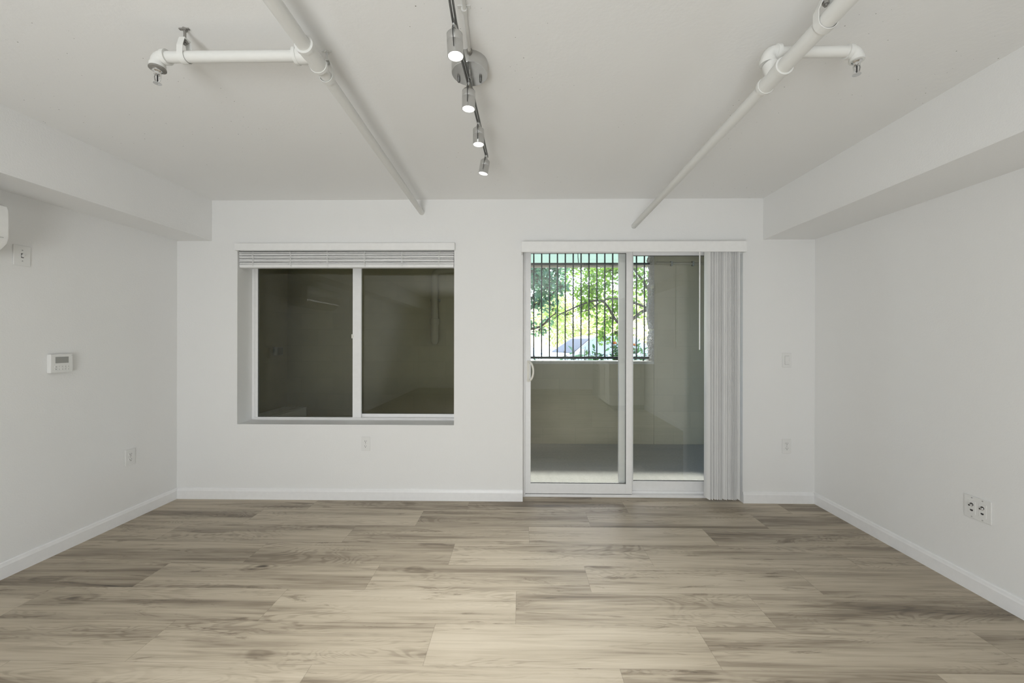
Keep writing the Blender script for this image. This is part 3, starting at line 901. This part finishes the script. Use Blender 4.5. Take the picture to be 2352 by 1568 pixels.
# ------------------------------------------------------------------ patio
YP = onZ(1530, 1020, 0).y                    # room-side face of the outer block wall
YPO = YP + .2
PXL = onY(660, 800, YP).x                    # inner face of the left patio wall
PXR = 2.75
OX0, OX1 = -.22, onY(1502, 700, YP).x        # street opening
HZ = onY(1350, 829, YP).z                    # half wall top
PC = 2.62
struct(MB().box(PXL - .2, PXR + .2, YB, YPO, -.1, -.0005).build('floor_patio', M['slab']))
m = MB(); m.box(PXL - .2, OX0, YP, YPO, 0, PC); m.box(OX0, OX1, YP, YPO, 0, HZ - .035); m.box(OX1 + .004, PXR + .2, YP, YPO, 0, PC)
struct(m.build('wall_patio_outer', M['block']))
struct(MB().box(PXL - .2, PXL, YB, YP, 0, PC).build('wall_patio_left', M['block']))
struct(MB().box(PXR, PXR + .2, YB, YP, 0, PC).build('wall_patio_right', M['block']))
struct(MB().box(PXL - .2, PXR + .2, YB, YPO + .548, PC, PC + .25).build('ceiling_patio', M['beige']))
cap = struct(MB().box(OX0, OX1, YP - .012, YPO + .012, HZ - .036, HZ, .004).build('trim_3', M['cap']))
cap['label'] = 'pale concrete cap on the patio half wall'
# rough broken edge of the opening on the right
m = MB(); nzv, nyv = 220, 26
rr = random.Random(5)
def fbm(a, b_):
    from mathutils import noise as N
    return N.noise(Vector((a * 5, b_ * 5, 1.7))) * .022 + N.noise(Vector((a * 17, b_ * 17, 4.1))) * .011 + N.noise(Vector((a * 45, b_ * 45, 9.3))) * .010
G = []
for i in range(nzv + 1):
    z = HZ + (PC - HZ) * i / nzv
    rowv = []
    for j in range(nyv + 1):
        y = YP + (YPO - YP) * j / nyv
        e = math.sin(math.pi * j / nyv) ** .5 if 0 < j < nyv else 0
        joint = .012 if (z % .2032) < .008 else 0
        dx = 0.0 if j == 0 else (-.018 + fbm(z, y) * 1.5 + joint)
        rowv.append(m.bm.verts.new((OX1 + dx, y, z)))
    G.append(rowv)
for i in range(nzv):
    for j in range(nyv): m.bm.faces.new((G[i][j], G[i][j + 1], G[i + 1][j + 1], G[i + 1][j]))
bk = [[m.bm.verts.new((OX1 + .006, YP + (YPO - YP) * j / nyv, HZ + (PC - HZ) * i / nzv)) for j in (0, nyv)] for i in (0, nzv)]
m.bm.faces.new((bk[0][0], bk[1][0], bk[1][1], bk[0][1]))
for i in range(nzv):
    pass
m.bm.faces.new([G[i][0] for i in range(nzv + 1)] + [bk[1][0], bk[0][0]])
m.bm.faces.new([G[i][nyv] for i in range(nzv, -1, -1)] + [bk[0][1], bk[1][1]])
jb = struct(m.build('trim_4', M['jamb'])); jb['label'] = 'rough broken block edge beside the patio opening'

# street fascia board beyond the opening
YFA = YPO + .55
z0 = onY(1330, 607, YFA).z
fa = thing('awning_panel', (.7, YFA, z0), 'pale green translucent awning panel with beige lower edge across the top of the patio opening', 'awning')
sub(MB().box(PXL - .2, PXR + .2, YFA, YFA + .012, z0, PC + .24).build('sheet', M['fascia']), fa)
sub(MB().box(PXL - .2, PXR + .2, YFA - .02, YFA + .07, z0 - .035, z0, .004).build('lower_trim', M['beige']), fa)
m = MB(); q = onY(1327, 588, YFA - .05); m.tube([(q.x, q.y, PC), (q.x + .004, q.y, q.z - .02), (q.x + .012, q.y, z0 + .005)], .005, 8); sub(m.build('dangling_wire', M['iron'], None, True), fa)

# iron guard bars
YG = YP + .1
gr = thing('guard_railing', ((OX0 + OX1) / 2, YG, HZ), 'dark iron guard bars across the patio opening', 'railing')
gz = onY(1330, 821, YG).z; gt = onY(1330, 606, YG).z
sub(MB().box(OX0, OX1 - .02, YG - .016, YG + .016, gz - .016, gz + .014, .002).build('rail', M['iron']), gr)
sub(MB().box(OX0, OX1 - .02, YG - .014, YG + .014, gt - .012, gt + .012, .002).build('rail', M['iron']), gr)
sub(MB().box(OX0, OX1 - .02, YG - .014, YG + .014, PC - .17, PC - .14, .002).build('rail', M['iron']), gr)
sp_ = (onY(1489, 700, YG).x - onY(1226, 700, YG).x) / 14.5
x = onY(1226, 700, YG).x
while x - sp_ > OX0 + .02: x -= sp_
first = None
while x < OX1 - .05:
    sub(MB().box(x - .0078, x + .0078, YG - .0078, YG + .0078, gz, PC - .15, .001).build('bar', M['iron']), gr)
    x += sp_
for sx_ in (OX0 + .06, OX1 - .1):
    sub(MB().box(sx_ - .008, sx_ + .008, YG - .008, YG + .008, HZ, gz).build('foot', M['iron']), gr)

# condenser unit on the patio floor, along the left wall
cx0 = PXL + .05
q = onY(705, 933, 4.62); cx1, ctop = q.x, q.z
ca, cb = 3.78, 4.62
cu = thing('condenser_unit', ((cx0 + cx1) / 2, (ca + cb) / 2, 0), 'white outdoor condenser with louvred top in the patio corner behind the window', 'condenser')
sub(MB().box(cx0, cx1, ca, cb, .05, ctop - .014, .01).build('casing', M['ac']), cu)
m = MB()
for i in range(6):
    x = cx0 + .02 + i * .04
    if x + .026 < cx1 - .02: m.box(x, x + .026, ca + .02, cb - .02, ctop - .016, ctop, .002)
m.box(cx1 - .018, cx1, ca, cb, ctop - .018, ctop); m.box(cx0, cx1, ca, ca + .018, ctop - .018, ctop); m.box(cx0, cx1, cb - .018, cb, ctop - .018, ctop)
sub(m.build('top_grille', M['ac']), cu)
for a in (ca + .06, cb - .12): sub(MB().box(cx0, cx1, a, a + .06, 0, .05).build('foot', M['dark']), cu)
m = MB()
for r_ in (.05, .09, .13, .17):
    m.tube([(cx1 + .004, (ca + cb) / 2 + r_ * math.cos(t), .27 + r_ * math.sin(t)) for t in [2 * math.pi * i / 32 for i in range(33)]], .003, 6)
sub(m.build('fan_guard', M['dark'], None, True), cu)

# drain pipe hanging on the block wall
yp = YP - .075
px_ = onY(998, 700, yp).x
zE = onY(998, 788, yp).z; zcpl = onY(998, 738, yp).z; zt_ = onY(998, 632, yp).z
dp = thing('drain_pipe', (px_, yp, zE), 'white vertical drain pipe with coupling on the block wall behind the window', 'pipe')
ep = elbow_pts((px_, yp, zE), (px_, yp, zt_ + .05), (px_ + .5, yp, zt_ + .09), 8, .08)
sub(MB().tube([Vector((px_, yp, zcpl))] + ep + [Vector((px_ + .45, yp, zt_ + .085))], .044, 24).build('pipe', M['beige'], None, True), dp)
m = MB(); m.lathe([(0, zE - .02), (.025, zE - .015), (.045, zE + .02), (.05, zE + .08), (.05, zcpl - .04), (.058, zcpl - .03), (.058, zcpl + .03), (.05, zcpl + .035)], (px_, yp, 0), seg=28, cap=False)
sub(m.build('coupling', M['beige'], None, True), dp)
m = MB(); m.box(px_ - .06, px_ + .06, yp + .02, YP - .001, zcpl + .25, zcpl + .28); sub(m.build('clamp', M['galv']), dp)

# electrical box and conduit on the patio walls
q = onX(634, 806, PXL)
eb = thing('junction_box', (PXL, q.y, q.z), 'small grey electrical box on the left patio wall behind the window', 'electrical box', R(90))
MB().box(-.06, .06, -.05, 0, -.05, .05, .006).build('box', M['greyline'], eb)
MB().box(-.05, .05, -.056, -.049, -.04, .04, .003).build('cover', M['galv'], eb)
zc_ = onY(1550, 606, YP).z
cp = thing('wall_conduit', (OX1 + .5, YP, zc_), 'beige conduit along the top of the block wall right of the patio opening', 'conduit')
sub(MB().tube([(OX1 + .02, YP - .02, zc_ + .008), (PXR, YP - .02, zc_ - .012)], .013, 14).build('tube', M['beige'], None, True), cp)
for px in (1541, 1590):
    a = onY(px, 606, YP).x; sub(MB().box(a - .012, a + .012, YP - .036, YP, zc_ - .03, zc_ + .03, .003).build('strap', M['galv']), cp)

# ------------------------------------------------------------------ street: ground, cars, trees, shrubs
struct(MB().box(-30, 40, YPO + .9, 60, -.12, -.02).build('ground', M['asphalt']))
struct(MB().box(-6, 12, YPO, YPO + 3.2, -.10, 0).build('ground_bed', M['soil']))

M['carg'].node_tree.nodes['Principled BSDF'].inputs['Specular IOR Level'].default_value = .12
def car(loc, label, flip, hgt, rz=0):
    t = thing('car', loc, label, 'car', rz, 'cars parked across the street')
    s = -1 if flip else 1
    # side profile, front at -x
    low = [(-2.2, .32), (-2.22, .55), (-2.1, .72), (-1.2, .90), (1.55, .98), (2.05, .92), (2.2, .7), (2.18, .35)]
    W = .86
    m = MB()
    secs = [(-W, .93), (-W * .96, 1.0), (W * .96, 1.0), (W, .93)]
    rows = []
    for yy, k in secs: rows.append([m.bm.verts.new((s * x * (.99 if k < 1 else 1), yy, .3 + (z - .3) * k)) for x, z in low])
    n = len(low)
    for a in range(3):
        for i in range(n): m.bm.faces.new((rows[a][i], rows[a][(i + 1) % n], rows[a + 1][(i + 1) % n], rows[a + 1][i]))
    m.bm.faces.new(rows[0]); m.bm.faces.new(rows[3][::-1])
    # cabin
    cab = [(-1.25, .88), (-.45, hgt - .06), (-.2, hgt), (.9, hgt - .01), (1.2, hgt - .08), (1.85, .94)]
    rows = []
    for sgn in (-1, 1):
        rows.append([m.bm.verts.new((s * x, sgn * (W - .05 - (z - .88) * .34), z)) for x, z in cab])
    for i in range(5): m.bm.faces.new((rows[0][i], rows[0][i + 1], rows[1][i + 1], rows[1][i]))
    m.bm.faces.new(rows[0]); m.bm.faces.new(rows[1][::-1])
    bmesh.ops.bevel(m.bm, geom=[e for e in m.bm.edges], offset=.03, segments=2, affect='EDGES')
    m.build('body', M['carw'], t, True)
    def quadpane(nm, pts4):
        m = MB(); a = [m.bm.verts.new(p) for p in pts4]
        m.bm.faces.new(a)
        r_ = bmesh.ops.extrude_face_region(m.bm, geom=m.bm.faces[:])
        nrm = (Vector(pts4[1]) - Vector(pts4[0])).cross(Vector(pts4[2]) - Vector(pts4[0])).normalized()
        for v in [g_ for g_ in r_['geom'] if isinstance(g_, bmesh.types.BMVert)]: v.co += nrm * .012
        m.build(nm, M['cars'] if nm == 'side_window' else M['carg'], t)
    def wy(z): return W - .05 - (z - .88) * .34
    e = .006
    z0_, z1_ = .95, hgt - .09
    def cx_f(z): return -1.25 + (z - .88) / (hgt - .06 - .88) * .8
    quadpane('windscreen', [(s * (cx_f(z0_) - .012), -wy(z0_) + .08, z0_ + e), (s * (cx_f(z0_) - .012), wy(z0_) - .08, z0_ + e), (s * (cx_f(z1_) - .012), wy(z1_) - .08, z1_ + e), (s * (cx_f(z1_) - .012), -wy(z1_) + .08, z1_ + e)])
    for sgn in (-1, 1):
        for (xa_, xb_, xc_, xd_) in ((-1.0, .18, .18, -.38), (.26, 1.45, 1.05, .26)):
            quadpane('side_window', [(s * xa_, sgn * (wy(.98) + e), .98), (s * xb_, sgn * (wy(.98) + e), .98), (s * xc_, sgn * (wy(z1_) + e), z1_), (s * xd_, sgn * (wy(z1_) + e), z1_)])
        for xw in (-1.35, 1.35):
            m = MB(); m.lathe([(.16, -.1), (.3, -.1), (.32, -.06), (.32, .06), (.3, .1), (.16, .1)], (s * xw, sgn * .78, .31), (0, 1, 0), 32); wh = m.build('wheel', M['tyre'], t, True)
            m = MB(); m.lathe([(0, -.105), (.19, -.105), (.19, .105), (0, .105)], (s * xw, sgn * .78, .31), (0, 1, 0), 24, cap=False); m.build('hubcap', M['alloy'], wh)
        m = MB(); m.box(s * (-1.0) - .09, s * (-1.0) + .09, sgn * .84, sgn * 1.0, .95, 1.06, .03); m.build('mirror', M['carw'], t)
        m = MB(); m.box(s * -2.17 - .05, s * -2.17 + .05, sgn * .5, sgn * .8, .6, .7, .02); m.build('headlamp', M['chrome'], t)
    return t
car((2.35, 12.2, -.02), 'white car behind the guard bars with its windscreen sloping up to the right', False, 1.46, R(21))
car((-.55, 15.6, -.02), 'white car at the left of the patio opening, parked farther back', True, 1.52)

def leaf_mesh(m, pos, size, rng, elong=2.2):
    d = Vector((rng.gauss(0, 1), rng.gauss(0, 1), rng.gauss(-.3, .7))).normalized()
    a = Vector((rng.gauss(0, 1), rng.gauss(0, 1), rng.gauss(0, 1)))
    sd = d.cross(a)
    if sd.length < 1e-4: return
    sd.normalize(); nn = sd.cross(d)
    L = size * rng.uniform(.7, 1.3); W_ = L / elong
    p = Vector(pos)
    b0 = m.bm.verts.new(p); tip = m.bm.verts.new(p + d * L + nn * -.12 * L)
    l1 = m.bm.verts.new(p + d * L * .35 + sd * W_ * .5 + nn * .1 * L); r1 = m.bm.verts.new(p + d * L * .35 - sd * W_ * .5 + nn * .1 * L)
    l2 = m.bm.verts.new(p + d * L * .7 + sd * W_ * .38 + nn * .05 * L); r2 = m.bm.verts.new(p + d * L * .7 - sd * W_ * .38 + nn * .05 * L)
    mid = m.bm.verts.new(p + d * L * .5)
    for f_ in ((b0, mid, l1), (l1, mid, l2), (l2, mid, tip), (b0, r1, mid), (r1, r2, mid), (r2, tip, mid)): m.bm.faces.new(f_)

def tree(base, limbs, blobs, nleaf, lsize, mat, label, seed, tr=.09, group='trees beyond the patio'):
    """limbs: list of (points, r0, r1); blobs: (centre, radius) clumps of leaves"""
    rng = random.Random(seed)
    t = thing('leafy_tree', base, label, 'tree', 0, group)
    m = MB()
    B = Vector(base)
    for pts, r0, r1 in limbs:
        P = [Vector(p) - B for p in pts]
        # smooth
        q = []
        for i in range(len(P) - 1):
            for k in range(6):
                tt = k / 6; p0 = P[max(i - 1, 0)]; p1 = P[i]; p2 = P[i + 1]; p3 = P[min(i + 2, len(P) - 1)]
                q.append(.5 * ((2 * p1) + (p2 - p0) * tt + (2 * p0 - 5 * p1 + 4 * p2 - p3) * tt ** 2 + (-p0 + 3 * p1 - 3 * p2 + p3) * tt ** 3))
        q.append(P[-1])
        m.tube(q, [r0 + (r1 - r0) * i / (len(q) - 1) for i in range(len(q))], 8)
    # twigs into the clumps
    for c, r in blobs:
        c = Vector(c) - B
        for _ in range(5):
            v = Vector((rng.gauss(0, 1), rng.gauss(0, 1), rng.gauss(0, 1))).normalized() * r * rng.uniform(.5, .9)
            m.tube([c - v * .3, c + v * .4 + Vector((0, 0, .03)), c + v], [.010, .006, .003], 5)
    m.build('trunk', M['bark'], t, True)
    m = MB()
    tot = sum(r ** 2 for _, r in blobs)
    for c, r in blobs:
        c = Vector(c) - B
        for _ in range(int(nleaf * r ** 2 / tot)):
            v = Vector((rng.gauss(0, 1), rng.gauss(0, 1), rng.gauss(0, .8)))
            v = v.normalized() * r * rng.random() ** .45
            leaf_mesh(m, c + v, lsize, rng)
    m.build('foliage', mat, t)
    return t

def at(px, py, Y): return tuple(onY(px, py, Y))
rb = random.Random(11)
def scatter(n, x0, x1, y0, y1, Y0, Y1, r0, r1):
    return [(at(rb.uniform(x0, x1), rb.uniform(y0, y1), rb.uniform(Y0, Y1)), rb.uniform(r0, r1)) for _ in range(n)]
T1 = Vector(onY(1420, 900, 8.6)); T1.z = 0
tree((T1.x + 2.0, 8.8, 0), [([(T1.x + 2.0, 8.8, 0), (T1.x + 1.7, 8.8, 1.0), at(1500, 712, 8.7), at(1428, 745, 8.6), at(1380, 690, 8.6), at(1300, 715, 8.5), at(1268, 735, 8.4)], .06, .005),
      ([at(1500, 712, 8.7), at(1440, 690, 8.7), at(1395, 687, 8.6), at(1350, 712, 8.5), at(1318, 716, 8.5)], .03, .005),
      ([at(1520, 720, 8.8), at(1480, 650, 8.8), at(1440, 600, 8.8), at(1400, 560, 8.8)], .035, .012)],
     scatter(22, 1330, 1520, 630, 730, 8.6, 9.6, .22, .42) + scatter(9, 1380, 1440, 695, 775, 8.6, 9.0, .16, .26) + scatter(8, 1255, 1340, 650, 735, 8.6, 9.0, .14, .24) + scatter(12, 1300, 1520, 540, 640, 8.9, 9.8, .3, .5),
     5200, .10, M['leafA'], 'bright green tree filling the middle of the patio opening', 31)
tree((onY(1215, 800, 7.2).x - .5, 7.2, 0), [([(onY(1215, 800, 7.2).x - .5, 7.2, 0), at(1180, 800, 7.2), at(1205, 720, 7.15), at(1250, 690, 7.15), at(1290, 655, 7.15)], .08, .008),
      ([at(1190, 760, 7.2), at(1240, 750, 7.15), at(1262, 730, 7.1), at(1285, 712, 7.1)], .03, .004)],
     scatter(16, 1195, 1290, 625, 700, 6.8, 7.5, .16, .32) + scatter(4, 1205, 1262, 735, 765, 6.9, 7.3, .12, .18) + scatter(8, 1190, 1300, 560, 630, 6.9, 7.6, .25, .38),
     1800, .10, M['leafB'], 'bluish green tree at the left edge of the patio opening', 32)
tree((9.6, 22, 0), [([(9.6, 22, 0), (9.4, 22, 2), (8.0, 22, 3.5)], .2, .06)],
     scatter(34, 1215, 1500, 690, 790, 19, 24, .6, 1.3) + scatter(10, 1230, 1300, 650, 740, 20, 24, .7, 1.2),
     4200, .22, M['leafC'], 'pale sunlit tree far behind the parked cars', 33)

def shrub(px, py, Y, h_, n, mat, label, seed, blade=False, flowers=0):
    rng = random.Random(seed)
    b_ = onY(px, py, Y); base = (b_.x, Y, 0); top = b_.z
    t = thing('garden_shrub', base, label, 'shrub', 0, 'shrubs outside the half wall')
    m = MB(); f_ = MB()
    for i in range(n):
        a = rng.uniform(0, 2 * math.pi); sp = rng.uniform(.05, h_)
        tip = Vector((math.cos(a) * sp, math.sin(a) * sp * .7, top * rng.uniform(.78, 1.0)))
        m.tube([(0, 0, 0), (tip.x * .4, tip.y * .4, tip.z * .6), tip], [.008, .006, .003], 5)
        for k in range(14 if not blade else 2):
            q = Vector((tip.x * .4, tip.y * .4, tip.z * .6)).lerp(tip, rng.uniform(.2, 1.05))
            leaf_mesh(f_, q + Vector((rng.gauss(0, .03), rng.gauss(0, .03), rng.gauss(0, .03))), .26 if blade else .085, rng, 7 if blade else 2.4)
    m.build('stem', M['bark'], t, True); f_.build('foliage', mat, t)
    if flowers:
        for i in range(flowers):
            m = MB(); a = rng.uniform(0, 6.28); p_ = Vector((math.cos(a) * h_ * .7, -abs(math.sin(a)) * h_ * .5, top * rng.uniform(.86, .96)))
            for k in range(5): m.lathe([(0, 0), (.016, .012), (.02, .03), (0, .04)], p_, (math.cos(k * 1.256), math.sin(k * 1.256), .5), 8, cap=False)
            m.build('flower', M['flower'], t)
shrub(1428, 778, 6.1, .26, 34, M['leafD'], 'dark green shrub rising above the half wall by the door stile', 41, flowers=3)
shrub(1480, 800, 6.3, .2, 18, M['leafD'], 'low shrub outside the half wall at the broken block edge', 42, flowers=2)
shrub(1375, 802, 6.6, .18, 14, M['leafD'], 'small shrub outside the half wall under the dark windscreen', 43)
shrub(1310, 800, 5.75, .16, 10, M['leafB'], 'spiky plant with long blades just above the half wall', 44, blade=True)
shrub(1228, 800, 6.0, .15, 8, M['leafB'], 'spiky plant at the left edge of the patio opening', 45, blade=True)
shrub(1342, 785, 6.1, .05, 4, M['leafB'], 'tall thin blades standing up in front of the white car', 46, blade=True)
